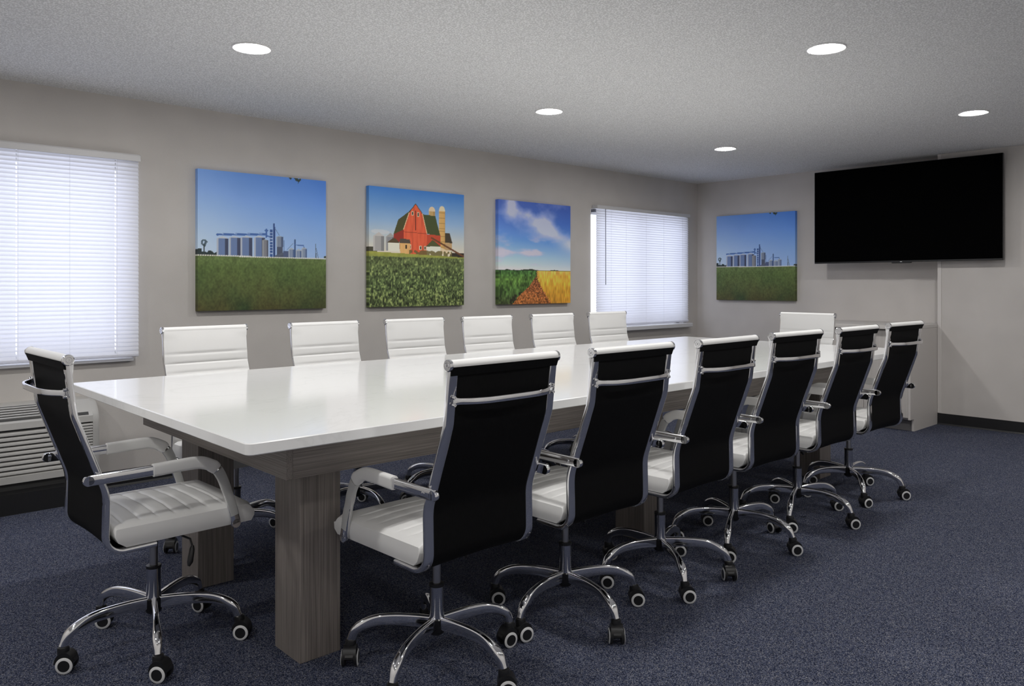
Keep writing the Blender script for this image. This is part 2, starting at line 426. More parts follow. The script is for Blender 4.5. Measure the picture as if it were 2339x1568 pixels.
# ------------------------------------------------------------------ conference table
tb = empty('conference_table', (3.01, 2.786, 0)); tag(tb, 'long conference table with white quartz top and grey wood base', 'table')
cx, cy = 3.01, 2.786
X0, X1, Y0, Y1, ZT = 0.868, 5.225, 1.938, 3.645, 0.792
def slab(x0, x1, y0, y1, z0, z1, r, b):
    mb = MB(); w, h = x1 - x0, y1 - y0; mx, my = (x0 + x1) / 2, (y0 + y1) / 2
    def ring(ins, z): return [(mx + px, my + py, z) for px, py in rrect(w - 2 * ins, h - 2 * ins, max(r - ins, 0.001), 6)]
    return mb.loft([ring(b, z0), ring(0, z0 + b), ring(0, z1 - b), ring(b, z1)])
slab(X0 - cx, X1 - cx, Y0 - cy, Y1 - cy, ZT - 0.032, ZT, 0.020, 0.0025).build('tabletop', M['quartz'], tb)
AX0, AX1, AY0, AY1, AZ0, AZ1 = 1.084, 4.943, 2.154, 3.418, 0.623, ZT - 0.032
th = 0.02
for yy in (AY0, AY1 - th): MB().bbox(AX0 + th - cx, AX1 - th - cx, yy - cy, yy + th - cy, AZ0, AZ1, 0.001).build('apron_board', M['wood_x'], tb, 20)
for xx in (AX0, AX1 - th): MB().bbox(xx - cx, xx + th - cx, AY0 - cy, AY1 - cy, AZ0, AZ1, 0.001).build('apron_board', M['wood_y'], tb, 20)
MB().box(AX0 + th - cx, AX1 - th - cx, AY0 + th - cy, AY1 - th - cy, AZ0 + 0.001, AZ0 + 0.016).build('underside_panel', M['wood_x'], tb, 0)
leg_me = None
for lx in (1.194, 2.943, 4.690):
    for ly in (2.282, 3.118):
        if leg_me is None: leg_me = MB().bbox(-0.0725, 0.0725, -0.086, 0.086, 0.0, AZ0, 0.0015).mesh('leg', M['wood_z'], 20)
        o = bpy.data.objects.new('leg', leg_me); C.objects.link(o); o.parent = tb; o.location = (lx + 0.0725 - cx, ly + 0.086 - cy, 0)

# ------------------------------------------------------------------ office chair
def fillet(P, rad, n=7, step=0.022):
    P = [Vector((x, 0, z)) for x, z in P]; out = [P[0]]
    def seg(b):
        a = out[-1]; k = max(1, int((b - a).length / step))
        for q in range(1, k + 1): out.append(a.lerp(b, q / k))
    for i in range(1, len(P) - 1):
        u, w = (P[i - 1] - P[i]).normalized(), (P[i + 1] - P[i]).normalized()
        half = u.angle(w) / 2; d = rad[i - 1] / math.tan(half)
        a, b = P[i] + u * d, P[i] + w * d; c = P[i] + (u + w).normalized() * (rad[i - 1] / math.sin(half))
        seg(a)
        for k in range(1, n + 1):
            t = k / n; q = (a - c).lerp(b - c, t).normalized() * rad[i - 1]; out.append(c + q)
    seg(P[-1]); return out
PROF = [(-0.3145, 0.983), (-0.2945, 0.817), (-0.2065, 0.572), (-0.2105, 0.3945), (-0.065, 0.396)]
PRAD = [0.11, 0.14, 0.052]
BH = 0.217         # half length of the top rail
def make_chair():
    root = empty('office_chair')
    path = fillet(PROF, PRAD)
    # chrome side frames
    for s in (-1, 1):
        MB().sweep([(p.x, s * 0.197, p.z) for p in path], rrect(0.030, 0.015, 0.004, 2)).build('side_frame', M['chrome'], root)
    # path lengths and normals of the sling
    up = [p for p in path if p.x < -0.105]
    nrm = []
    for i, p in enumerate(up):
        t = (up[min(i + 1, len(up) - 1)] - up[max(i - 1, 0)]).normalized(); nrm.append(Vector((-t.z, 0, t.x)))
    GZ = [0.868, 0.822, 0.775, 0.728, 0.681, 0.634, 0.587, 0.540, 0.493]
    # dense resample for the ribbed front
    dp, dn = [], []
    for i in range(len(up) - 1):
        for k in range(4):
            t = k / 4; dp.append(up[i].lerp(up[i + 1], t)); dn.append(nrm[i].lerp(nrm[i + 1], t).normalized())
    cutz = [k for k in range(len(dp)) if dp[k].z > 0.45 or dp[k].x < -0.207]
    dp, dn = [dp[k] for k in cutz], [dn[k] for k in cutz]
    dp2, dn2 = [], []
    for i in range(len(dp)):
        dp2.append(dp[i]); dn2.append(dn[i])
    N = len(dp2); NV = 12; HW = 0.2085
    def front(i, v):
        p, n = dp2[i], dn2[i]; y = (v / NV * 2 - 1)
        d = min([abs(p.z - g) for g in GZ] + [1]) if p.z < 0.90 else 0.03
        puff = 0.0045 * min(1, d / 0.010) ** 0.6
        e = 1 - abs(y); puff *= min(1, e / 0.25) ** 0.8
        edge = 0.0025 * (1 - min(1, e / 0.05))
        k = min(1, max(0, (p.z - 0.930) / 0.04)); k = k * k * (3 - 2 * k); q = p + n * ((0.0110 + puff - edge) * (1 - k) + 0.0152 * k); return (q.x, y * HW, q.z)
    mb = MB(); v = [front(i, j) for i in range(N) for j in range(NV + 1)]; f = []
    for i in range(N - 1):
        for j in range(NV): a = i * (NV + 1) + j; f.append((a, a + 1, a + NV + 2, a + NV + 1))
    o = len(v)
    for i in range(N):
        q = dp2[i] + dn2[i] * 0.0074; v += [(q.x, -HW, q.z), (q.x, HW, q.z)]
    for i in range(N - 1):
        f.append((i * (NV + 1), (i + 1) * (NV + 1), o + 2 * i + 2, o + 2 * i)); f.append((i * (NV + 1) + NV, o + 2 * i + 1, o + 2 * i + 3, (i + 1) * (NV + 1) + NV))
        f.append((o + 2 * i, o + 2 * i + 2, o + 2 * i + 3, o + 2 * i + 1))
    mb.add(v, f).build('backrest', M['leather'], root, 60)
    # black mesh back
    mb = MB()
    def ring(i, off, hw): q = up[i] + nrm[i] * off; return (q.x, q.z)
    v = []; f = []; K = 6; hw = 0.1825
    for off in (-0.0035, 0.006):
        for i in range(len(up)):
            for j in range(K + 1):
                y = (j / K * 2 - 1); sag = 0.004 * (1 - y * y) if off < 0 else 0
                q = up[i] + nrm[i] * (off + sag); v.append((q.x, y * hw, q.z))
    n1 = len(up) * (K + 1)
    for s0 in (0, n1):
        for i in range(len(up) - 1):
            for j in range(K): a = s0 + i * (K + 1) + j; f.append((a, a + 1, a + K + 2, a + K + 1))
    e = len(up) - 1
    for j in range(K): f.append((e * (K + 1) + j, e * (K + 1) + j + 1, n1 + e * (K + 1) + j + 1, n1 + e * (K + 1) + j))
    for i in range(len(up) - 1):
        for j in (0, K): a = i * (K + 1) + j; f.append((a, a + K + 1, n1 + a + K + 1, n1 + a))
    mb.add(v, f).build('back_mesh', M['mesh'], root, 60)
    # rolled top rail: white leather over black
    rc = (-0.3135, 0.983); R = 0.0152
    def arc(a0, a1, r, n): return [(rc[0] + r * math.cos(math.radians(a0 + (a1 - a0) * k / n)), rc[1] + r * math.sin(math.radians(a0 + (a1 - a0) * k / n))) for k in range(n + 1)]
    rail = MB().prism(arc(0, 345, R, 24), -BH + 0.006, BH - 0.006, 'y').build('top_rail', M['leather'], root, 50)
    under = arc(192, 272, R + 0.0012, 10) + [(-0.3135, 0.955), (-0.3205, 0.955)]
    MB().prism(under, -BH + 0.008, BH - 0.008, 'y').build('rail_binding', M['mesh'], rail, 50)
    for s in (-1, 1):
        MB().lathe([(R + 0.0012, s * (BH - 0.010)), (R + 0.0014, s * (BH - 0.002)), (R - 0.001, s * BH), (0.0095, s * BH), (0.0090, s * (BH - 0.0015)), (0.0070, s * (BH - 0.0015)), (0.0065, s * BH), (0.003, s * BH), (0.0028, s * (BH - 0.003))],
                   (rc[0], 0, rc[1]), 'y', 24).build('end_cap', M['chrome'], rail, 30)
    # crossbar behind the back
    zc = 0.886; xb = -0.3045
    cb = catmull([(xb - 0.009, -0.197, zc), (xb - 0.014, -0.185, zc), (xb - 0.040, -0.145, zc), (xb - 0.054, -0.09, zc), (xb - 0.056, 0, zc), (xb - 0.054, 0.09, zc), (xb - 0.040, 0.145, zc), (xb - 0.014, 0.185, zc), (xb - 0.009, 0.197, zc)], 5)
    def cbx(t):
        w = 0.0185 + 0.0125 * min(1, max(0, abs(t - 0.5) - 0.36) / 0.09); return rrect(w, 0.008, 0.003, 2)
    bar = MB().sweep(cb, cbx, (0, 0, 1)).build('crossbar', M['chrome'], root)
    scr = None
    for s in (-1, 1):
        for dz in (-0.010, 0.010):
            mb = MB().lathe([(0.0055, -0.004), (0.0058, 0.001), (0.0045, 0.004), (0.0022, 0.004), (0.002, 0.0015)], (0, 0, 0), 'x', 12)
            o = mb.build('screw', M['chrome'], bar); o.location = (xb - 0.013, s * 0.195, zc + dz); o.rotation_euler = (0, 0, PI)
    # armrests
    for s in (-1, 1):
        y = s * 0.2205
        ap = catmull([(-0.262, y, 0.627), (-0.20, y, 0.6275), (-0.08, y, 0.629), (0.03, y, 0.632), (0.075, y, 0.628), (0.112, y, 0.608), (0.135, y, 0.575), (0.152, y, 0.53), (0.168, y, 0.48), (0.184, y, 0.412)], 5)
        arm = MB().sweep(ap, rrect(0.014, 0.031, 0.004, 2)).build('armrest', M['chrome'], root)
        for (ax, az) in ((-0.262, 0.627), (0.184, 0.412)):
            MB().lathe([(0.0145, -0.007), (0.0155, -0.0055), (0.0155, 0.0055), (0.0145, 0.007)], (ax, y, az), 'y', 16).build('arm_end', M['chrome'], arm)
        MB().lathe([(0.006, s * 0.004), (0.006, s * 0.0085), (0.0025, s * 0.009)], (-0.2225, y, 0.6275), 'y', 12).build('screw', M['chrome'], arm)
        sl = [p for p in ap if -0.085 < p.x < 0.118 and p.z > 0.59]
        def slx(t): k = 1 + 0.05 * math.sin(t * 23) * (1 if t > 0.75 else 0.2); return rrect(0.027 * k, 0.039 * k, 0.009, 3)
        MB().sweep(sl, slx).build('arm_sleeve', M['leather'], arm, 50)
        wr = [p for p in ap if p.x > 0.122 and p.z > 0.432]
        def wrx(t): k = 1 + 0.06 * math.sin(t * 17 + 1); return rrect(0.018 * k, 0.031 * (1.05 - 0.15 * t), 0.004, 2)
        MB().sweep(wr, wrx).build('arm_wrap', M['wrap'], arm, 40)
    # seat cushion with lateral ribs
    xa, xe, hw, zb, zt = -0.188, 0.250, 0.2115, 0.396, 0.474
    NX, NY = 140, 24
    def top(i, j):
        x = xa + (xe - xa) * i / NX; y = -hw + 2 * hw * j / NY
        dx0, dx1, dy = x - xa, xe - x, hw - abs(y)
        def rd(d, r): return 0 if d >= r else r - math.sqrt(max(0, r * r - (r - d) ** 2))
        z = zt + 0.007 * (1 - ((x - 0.03) / 0.23) ** 2) * (1 - (y / hw) ** 2) - rd(dx0, 0.010) - rd(dx1, 0.032) - rd(dy, 0.009)
        xg = x + 0.010 * (y / hw) ** 2                     # the ribs bow forward at the middle
        k = (xg + 0.150) / 0.052
        if -0.2 < k < 6.2 and dy > 0.028:
            g = abs(k - round(k)) * 0.052; fade = min(1, (dy - 0.028) / 0.02)
            z += (0.0022 * (1 - (1 - min(1, g / 0.020)) ** 2) - 0.0030 * max(0, 1 - g / 0.0055)) * fade
            if round(k) not in range(0, 7): z += 0
        return (x, y, z)
    mb = MB(); v = [top(i, j) for i in range(NX + 1) for j in range(NY + 1)]; f = []
    for i in range(NX):
        for j in range(NY): a = i * (NY + 1) + j; f.append((a, a + 1, a + NY + 2, a + NY + 1))
    loop = [i * (NY + 1) for i in range(NX)] + [NX * (NY + 1) + j for j in range(NY)] + [i * (NY + 1) + NY for i in range(NX, 0, -1)] + [j for j in range(NY, 0, -1)]
    prev = loop
    for (zz, ins, cut) in ((0.445, -0.003, 0.0), (0.424, -0.002, 0.010), (0.4055, 0.005, 0.036)):
        st = len(v)
        for q in loop:
            x, y, _ = v[q]; mx = (xa + xe) / 2
            v.append((max(mx + (x - mx) * (1 - ins / 0.22), xa + cut), y * (1 - ins / 0.21), zz))
        cur = list(range(st, st + len(loop)))
        for a in range(len(loop)): b = (a + 1) % len(loop); f.append((prev[a], prev[b], cur[b], cur[a]))
        prev = cur
    f.append(tuple(prev))
    mb.add(v, f).build('seat', M['leather'], root, 45)
    # mechanism
    MB().bbox(-0.085, 0.085, -0.105, 0.105, 0.392, 0.403, 0.002).bbox(-0.075, 0.06, -0.045, 0.045, 0.358, 0.394, 0.008).build('seat_plate', M['black'], root)
    lv = MB().tube([(0.02, -0.03, 0.376), (0.045, -0.115, 0.378), (0.062, -0.150, 0.370), (0.066, -0.158, 0.345)], 0.0035, 8)
    lev = lv.build('lever', M['black'], root)
    MB().tube([(0.066, -0.158, 0.350), (0.064, -0.160, 0.338), (0.055, -0.166, 0.300), (0.050, -0.168, 0.288)], [0.005, 0.0085, 0.0095, 0.004], 10).build('lever_grip', M['black'], lev)
    # column
    MB().lathe([(0.013, 0.24), (0.013, 0.362)], n=20).build('gas_lift', M['steel'], root)
    col = MB().lathe([(0.0245, 0.148), (0.0232, 0.165), (0.0222, 0.20), (0.0222, 0.256)], n=24).build('column_cover', M['dark_chrome'], root)
    MB().lathe([(0.0236, 0.2535), (0.0236, 0.2625), (0.013, 0.264)], n=24).build('collar', M['black'], col)
    MB().lathe([(0.006, 0.098), (0.014, 0.100), (0.024, 0.108), (0.0268, 0.118), (0.0268, 0.152), (0.0225, 0.158)], n=24).build('base_hub', M['black_hub'], root)
    # five star base with casters
    lp = catmull([(0.020, 0, 0.139), (0.08, 0, 0.1435), (0.14, 0, 0.1445), (0.19, 0, 0.140), (0.230, 0, 0.127), (0.258, 0, 0.108), (0.273, 0, 0.076)], 5)
    def lx(t):
        h = 0.040 - 0.012 * t; w = 0.018 + 0.012 * math.exp(-((t - 0.78) / 0.2) ** 2); return rrect(w, h, min(w, h) * (0.30 + 0.15 * t), 4)
    leg = MB().sweep(lp, lx).mesh('base_leg', M['chrome'], 50)
    # caster meshes, origin at the stem foot on the floor, wheel axis along y
    stem = MB().lathe([(0.0055, 0.040), (0.0055, 0.072), (0.010, 0.074), (0.010, 0.082)], n=12).mesh('stem', M['chrome'])
    hood = MB().prism([(0.013 + 0.0285 * math.cos(math.radians(a)), 0.0265 + 0.0285 * math.sin(math.radians(a))) for a in range(20, 215, 12)] + [(-0.006, 0.012), (0.023, 0.02)], -0.0125, 0.0125, 'y')
    hood.prism([(0.010 + 0.0285 * math.cos(math.radians(a)), 0.0300 + 0.0350 * math.sin(math.radians(a))) for a in range(0, 190, 12)], -0.0205, 0.0205, 'y')
    hood.lathe([(0.0155, 0.030), (0.0165, 0.050), (0.0175, 0.068), (0.0160, 0.076), (0.010, 0.079)], (0.002, 0, 0), 'z', 16)
    hood = hood.mesh('caster', M['black'])
    wheel = MB().lathe([(0.020, 0.013), (0.0250, 0.0145), (0.0260, 0.0185), (0.0256, 0.0245), (0.0238, 0.0262), (0.0178, 0.0268), (0.0172, 0.0262), (0.004, 0.0262)], (0, 0, 0), 'y', 28, [0, 0, 0, 1, 1, 0, 0]).mesh('wheel', [M['black'], M['ring']], 40)
    for k in range(5):
        a = 2 * PI * k / 5
        o = bpy.data.objects.new('base_leg', leg); C.objects.link(o); o.parent = root; o.rotation_euler = (0, 0, a); o['slot'] = k
        c = bpy.data.objects.new('caster', hood); C.objects.link(c); c.parent = root; c.location = (0.274 * math.cos(a), 0.274 * math.sin(a), 0); c['slot'] = k
        q = bpy.data.objects.new('stem', stem); C.objects.link(q); q.parent = c
        for s in (0, 1):
            q = bpy.data.objects.new('wheel', wheel); C.objects.link(q); q.parent = c; q.location = (0.013, 0, 0.0262); q.rotation_euler = (0, 0, PI * s)
    return root

BASES = {}
def place(ch, x, y, deg, phi, label, group, cyaw):
    ch.location = (x, y, 0); ch.rotation_euler = (0, 0, math.radians(deg))
    tag(ch, label, 'chair', group)
    for c in ch.children:
        if 'slot' not in c: continue
        a = math.radians(phi - deg + 72 * c['slot'])
        if c.name.startswith('base_leg'): c.rotation_euler = (0, 0, a)
        else:
            c.location = (0.274 * math.cos(a), 0.274 * math.sin(a), 0)
            c.rotation_euler = (0, 0, math.radians(cyaw[c['slot']] - deg))
chair0 = make_chair()
GR = 'white leather office chairs around the conference table'
SP = [  # x, y, facing, base angle, label, caster yaw (world) for each leg
 (0.906, 2.751, 1.3, 38, 'white office chair at the near head of the table, beside the air conditioner', (300, 330, 325, 310, 318)),
 (1.506, 1.982, 91.6, 62, 'largest and nearest office chair in the right row, black back towards us', (330, 230, 225, 320, 172)),
 (2.090, 1.980, 90.6, 46, 'second nearest office chair of the right row, black mesh back towards us', (300, 322, 345, 228, 318)),
 (2.654, 1.975, 92.1, 20, 'third nearest office chair of the right row, black mesh back towards us', (300, 330, 310, 322, 228)),
 (3.250, 1.998, 89.6, 62, 'fourth nearest office chair of the right row, black mesh back towards us', (310, 330, 300, 320, 250)),
 (3.844, 1.992, 90.5, 56, 'fifth office chair of the right row, second from the cabinet', (305, 325, 300, 322, 318)),
 (4.483, 2.011, 88.8, 4, 'farthest office chair of the right row, beside the grey cabinet', (325, 310, 300, 330, 318))]
LEFT_Y = 3.868
for i, (rx, ry, yaw) in enumerate([(1.495, 3.81, 3.5), (2.134, 3.80, 3), (2.747, 3.83, 0), (3.280, 3.79, 1), (3.881, 3.80, 1), (4.447, 3.79, 0)]):
    a = math.radians(-90 + yaw)
    k = (LEFT_Y + (ry - 3.80) * 0.6) / ry
    SP.append((rx * k + 0.3135 * math.cos(a), ry * k + 0.3135 * math.sin(a), -90 + yaw, (20, 50, 36, 0, 61, 14)[i],
      ('nearest white ribbed chair of the left row, below the grain silo picture', 'second white ribbed chair of the left row, counting from the near end of the table',
       'white ribbed chair of the left row below the red barn picture', 'fourth white ribbed chair of the left row, between the barn and wheat pictures',
       'white ribbed chair of the left row below the wheat field picture', 'farthest white ribbed chair of the left row, in front of the far window')[i],
      tuple(random.uniform(0, 360) for _ in range(5))))
SP.append((5.43 - 0.3135, 2.752, 177, 30, 'white ribbed office chair at the far head of the table, below the far wall picture', (10, 80, 150, 200, 300)))
for i, (x, y, d, phi, lab, cy_) in enumerate(SP):
    ch = chair0 if i == 0 else copy_tree(chair0)
    place(ch, x, y, d, phi, lab, GR, cy_)

# ------------------------------------------------------------------ canvas prints
PG = 236
class Paint:
    def __init__(s):
        g = (np.arange(PG) + 0.5) / PG
        s.u, s.v = np.meshgrid(g, g); s.c = np.zeros((PG, PG, 3)); s.rng = np.random.default_rng(3)
    def noise(s, fx, fy, seed=0):
        r = np.random.default_rng(seed); a = r.random((fy + 2, fx + 2))
        x = s.u * fx; y = s.v * fy; i = x.astype(int); j = y.astype(int); p = x - i; q = y - j
        p = p * p * (3 - 2 * p); q = q * q * (3 - 2 * q)
        return (a[j, i] * (1 - p) + a[j, i + 1] * p) * (1 - q) + (a[j + 1, i] * (1 - p) + a[j + 1, i + 1] * p) * q
    def fbm(s, fx, fy, seed=0, n=4):
        o = 0; w = 0
        for k in range(n): o = o + s.noise(int(fx * 2 ** k), int(fy * 2 ** k), seed + k) * 0.5 ** k; w += 0.5 ** k
        return o / w
    def grad(s, stops):
        vs = [q[0] for q in stops]
        return np.stack([np.interp(s.v, vs, [q[1][k] for q in stops]) for k in range(3)], -1)
    def put(s, m, col):
        m = np.clip(m, 0, 1)[..., None] if np.ndim(m) else m
        s.c = s.c * (1 - m) + np.asarray(col, float) * m
    def poly(s, P, col, shade=None):
        ins = np.zeros((PG, PG), bool); n = len(P)
        for i in range(n):
            (x0, y0), (x1, y1) = P[i], P[(i + 1) % n]
            if y0 == y1: continue
            c = ((y0 > s.v) != (y1 > s.v)) & (s.u < (x1 - x0) * (s.v - y0) / (y1 - y0) + x0); ins ^= c
        col = np.asarray(col, float) * (np.ones((PG, PG, 1)) if shade is None else shade[..., None])
        s.put(ins.astype(float), col)
    def line(s, a, b, w, col):
        d = np.hypot(b[0] - a[0], b[1] - a[1]) + 1e-9; t = np.clip(((s.u - a[0]) * (b[0] - a[0]) + (s.v - a[1]) * (b[1] - a[1])) / d ** 2, 0, 1)
        q = np.hypot(s.u - a[0] - t * (b[0] - a[0]), s.v - a[1] - t * (b[1] - a[1])); s.put((q < w / 2).astype(float), col)
    def cyl(s, x0, x1, z0, z1, peak, lit, dark, ribs=0):
        sh = np.clip((s.u - x0) / (x1 - x0), 0, 1)
        m = ((s.u > x0) & (s.u < x1) & (s.v > z0) & (s.v < z1)).astype(float)
        k = np.where(sh < 0.15, 0.85, np.where(sh < 0.7, 0.55 + 0.25 * np.sin(sh * 60) * 0.3, 0.1))[..., None]
        s.put(m, np.asarray(dark) * (1 - k) + np.asarray(lit) * k)
        if peak: s.poly([(x0, z1), (x1, z1), ((x0 + x1) / 2, peak)], [c * 0.95 for c in lit])
    def finish(s, gain=1.0):
        c = np.clip(s.c, 0, 255) / 255; l = np.where(c <= 0.04045, c / 12.92, ((c + 0.055) / 1.055) ** 2.4)
        return np.clip(l * gain, 0, 0.92)

def print_silos():
    p = Paint()
    sky = p.grad([(0.385, (152, 172, 202)), (0.55, (136, 162, 204)), (0.75, (112, 146, 200)), (1.0, (82, 122, 186))])
    sky = sky + (0.5 - p.u)[..., None] * np.array([36, 24, 4]) + (p.fbm(3, 3, 5) - 0.5)[..., None] * 8
    p.c = sky
    tr = p.noise(26, 26, 9)
    for (x0, x1, h) in ((0, 0.03, 0.462), (0.02, 0.14, 0.44)): p.put(((p.u >= x0) & (p.u < x1) & (p.v < h - 0.02 + 0.03 * (p.noise(60, 3, 12) - 0.5))).astype(float), (38, 48, 48))
    tn = p.noise(90, 90, 10)
    p.put(((np.hypot((p.u - 0.047) / 0.030, (p.v - 0.472) / 0.032) < 0.3 + 0.9 * tr) & (tn > 0.42)).astype(float) * 0.85, (52, 68, 76)); p.line((0.047, 0.4), (0.047, 0.47), 0.006, (45, 55, 58))
    L, D = (172, 178, 186), (46, 52, 74)
    for (a, b, t, pk) in ((0.135, 0.222, 0.517, 0.534), (0.223, 0.308, 0.524, 0.538), (0.310, 0.40, 0.529, 0.543), (0.410, 0.495, 0.533, 0.549)):
        p.cyl(a, b, 0.395, t, pk, L, D)
        p.put(((p.u > a + 0.014) & (p.u < a + 0.062) & (p.v > 0.395) & (p.v < t)).astype(float) * 0.75, (84, 106, 148))
    p.cyl(0.474, 0.522, 0.395, 0.515, 0.522, (150, 152, 152), (70, 72, 84))
    BL = (62, 92, 146)
    p.line((0.137, 0.541), (0.50, 0.557), 0.011, BL); p.line((0.137, 0.549), (0.50, 0.566), 0.004, BL)
    p.line((0.492, 0.557), (0.535, 0.542), 0.009, BL); p.line((0.505, 0.54), (0.505, 0.597), 0.013, BL); p.line((0.497, 0.588), (0.515, 0.588), 0.012, BL)
    p.poly([(0.534, 0.39), (0.534, 0.598), (0.556, 0.598), (0.556, 0.39)], (52, 78, 128)); p.poly([(0.558, 0.39), (0.558, 0.62), (0.575, 0.62), (0.575, 0.39)], (42, 62, 108))
    p.line((0.566, 0.60), (0.566, 0.638), 0.016, (46, 70, 118))
    for k in range(8): p.line((0.538, 0.42 + 0.022 * k), (0.552, 0.42 + 0.022 * k), 0.006, (150, 165, 190))
    p.line((0.572, 0.61), (0.61, 0.555), 0.003, (70, 88, 120))
    p.cyl(0.583, 0.640, 0.47, 0.545, 0.553, (150, 158, 166), (58, 70, 96)); p.poly([(0.59, 0.395), (0.59, 0.47), (0.635, 0.47), (0.64, 0.395)], (70, 76, 92))
    p.line((0.645, 0.395), (0.645, 0.52), 0.006, (60, 80, 120)); p.line((0.58, 0.40), (0.665, 0.43), 0.014, (78, 84, 100))
    p.poly([(0.64, 0.393), (0.64, 0.44), (0.69, 0.443), (0.69, 0.393)], (70, 80, 108))
    for (a, b, t, pk) in ((0.683, 0.73, 0.452, 0.468), (0.742, 0.79, 0.447, 0.462), (0.788, 0.834, 0.46, 0.478)): p.cyl(a, b, 0.393, t, pk, (158, 165, 172), (66, 84, 120))
    p.line((0.734, 0.395), (0.734, 0.527), 0.011, (58, 78, 116)); p.line((0.734, 0.49), (0.805, 0.487), 0.008, BL); p.line((0.805, 0.487), (0.812, 0.47), 0.006, BL); p.line((0.67, 0.45), (0.72, 0.5), 0.003, (80, 96, 126))
    p.line((0.911, 0.39), (0.910, 0.50), 0.005, (70, 80, 92)); p.line((0.932, 0.39), (0.912, 0.47), 0.004, (70, 80, 92)); p.put((np.hypot(p.u - 0.99, p.v - 0.40) < 0.012).astype(float), (52, 60, 58))
    field = p.grad([(0, (62, 68, 38)), (0.15, (76, 88, 48)), (0.3, (84, 102, 54)), (0.39, (98, 116, 66))])
    n1 = p.noise(70, 46, 21) * 0.6 + p.noise(30, 16, 22) * 0.4; n2 = p.noise(116, 90, 31); n3 = p.fbm(6, 4, 41, 2)
    field = field * (0.66 + 0.26 * n1 + 0.20 * n2)[..., None] + ((n3 - 0.5) * (1 - p.v / 0.4))[..., None] * np.array([34, 10, 4])
    m = (p.v < 0.392 - 0.006 * p.u).astype(float); p.put(m, field)
    p.put(((np.abs(p.v - (0.394 - 0.006 * p.u)) < 0.0045) & ((p.u * 60 % 1) < 0.75)).astype(float), (190, 188, 176))
    lf = p.noise(60, 60, 77)
    p.put(((np.abs(p.u - 0.735) < 0.05) & (p.v > 0.985 - 0.03 * np.exp(-((p.u - 0.755) / 0.018) ** 2)) & (lf > 0.45)).astype(float), (46, 58, 52))
    return p.finish(GAIN)
def print_barn():
    p = Paint()
    p.c = p.grad([(0.45, (196, 186, 166)), (0.58, (170, 176, 176)), (0.72, (128, 156, 186)), (1.0, (58, 112, 180))]) + (p.fbm(3, 4, 8) - 0.5)[..., None] * 8
    p.put((np.hypot((p.u - 0.11) / 0.09, (p.v - 0.625) / 0.02) < 0.6 + 0.5 * p.noise(14, 14, 4)).astype(float) * 0.4, (196, 190, 186))
    wood = p.fbm(60, 8, 12, 3)
    L, D = (176, 172, 168), (78, 82, 92)
    p.put(((p.v < 0.50) & (p.u < 0.08)).astype(float), (64, 62, 50)); p.put(((p.v < 0.47) & (p.u > 0.84)).astype(float), (48, 42, 36))
    p.cyl(0.166, 0.255, 0.47, 0.586, 0.62, (150, 148, 146), (84, 88, 96)); p.cyl(0.044, 0.148, 0.467, 0.589, 0.622, L, (108, 108, 108))
    p.poly([(0.78, 0.56), (0.78, 0.645), (0.835, 0.645), (0.866, 0.555)], (62, 54, 42)); p.poly([(0.78, 0.49), (0.78, 0.56), (0.86, 0.556), (0.86, 0.49)], (168, 138, 98))
    p.cyl(0.606, 0.675, 0.74, 0.825, None, (186, 158, 108), (150, 118, 72)); p.put(((np.hypot((p.u - 0.640) / 0.035, (p.v - 0.825) / 0.042) < 1) & (p.v > 0.825)).astype(float), (196, 176, 146))
    p.cyl(0.717, 0.784, 0.5, 0.835, None, (196, 160, 100), (158, 118, 66)); p.put(((p.u > 0.725) & (p.u < 0.78) & (p.v > 0.5) & (p.v < 0.835)).astype(float) * 0.75, (190, 152, 92))
    for k in range(14): p.line((0.718, 0.52 + 0.023 * k), (0.783, 0.52 + 0.023 * k), 0.003, (140, 104, 60))
    p.put(((np.hypot((p.u - 0.750) / 0.033, (p.v - 0.835) / 0.045) < 1) & (p.v > 0.835)).astype(float), (204, 184, 152))
    p.poly([(0.242, 0.5), (0.242, 0.613), (0.345, 0.655), (0.345, 0.48)], (130, 44, 34)); p.poly([(0.585, 0.48), (0.585, 0.625), (0.731, 0.622), (0.731, 0.5)], (168, 66, 44))
    p.poly([(0.466, 0.882), (0.40, 0.812), (0.288, 0.735), (0.24, 0.610), (0.345, 0.655), (0.405, 0.80)], (66, 66, 38))
    p.poly([(0.537, 0.80), (0.545, 0.795), (0.676, 0.787), (0.731, 0.617), (0.585, 0.627)], (62, 70, 40))
    sh = 0.84 + 0.32 * wood
    p.poly([(0.342, 0.44), (0.342, 0.657), (0.401, 0.805), (0.466, 0.876), (0.538, 0.797), (0.586, 0.632), (0.586, 0.44)], (194, 82, 54), sh)
    p.line((0.342, 0.657), (0.401, 0.805), 0.007, (206, 168, 130)); p.line((0.466, 0.880), (0.401, 0.805), 0.006, (60, 56, 36)); p.line((0.466, 0.880), (0.538, 0.80), 0.006, (60, 56, 36)); p.line((0.538, 0.80), (0.586, 0.632), 0.007, (206, 168, 130))
    p.line((0.342, 0.636), (0.586, 0.628), 0.004, (130, 46, 34)); p.line((0.466, 0.655), (0.466, 0.82), 0.006, (78, 30, 24))
    for (x, y) in ((0.434, 0.797), (0.493, 0.790), (0.409, 0.51), (0.518, 0.505), (0.566, 0.505)):
        p.poly([(x - 0.012, y - 0.018), (x - 0.012, y + 0.018), (x + 0.012, y + 0.018), (x + 0.012, y - 0.018)], (222, 190, 160)); p.poly([(x - 0.006, y - 0.013), (x - 0.006, y + 0.013), (x + 0.006, y + 0.013), (x + 0.006, y - 0.013)], (44, 30, 28))
    p.poly([(0.187, 0.465), (0.187, 0.545), (0.30, 0.545), (0.30, 0.465)], (206, 194, 178)); p.poly([(0.178, 0.54), (0.235, 0.577), (0.262, 0.575), (0.304, 0.54)], (76, 62, 42))
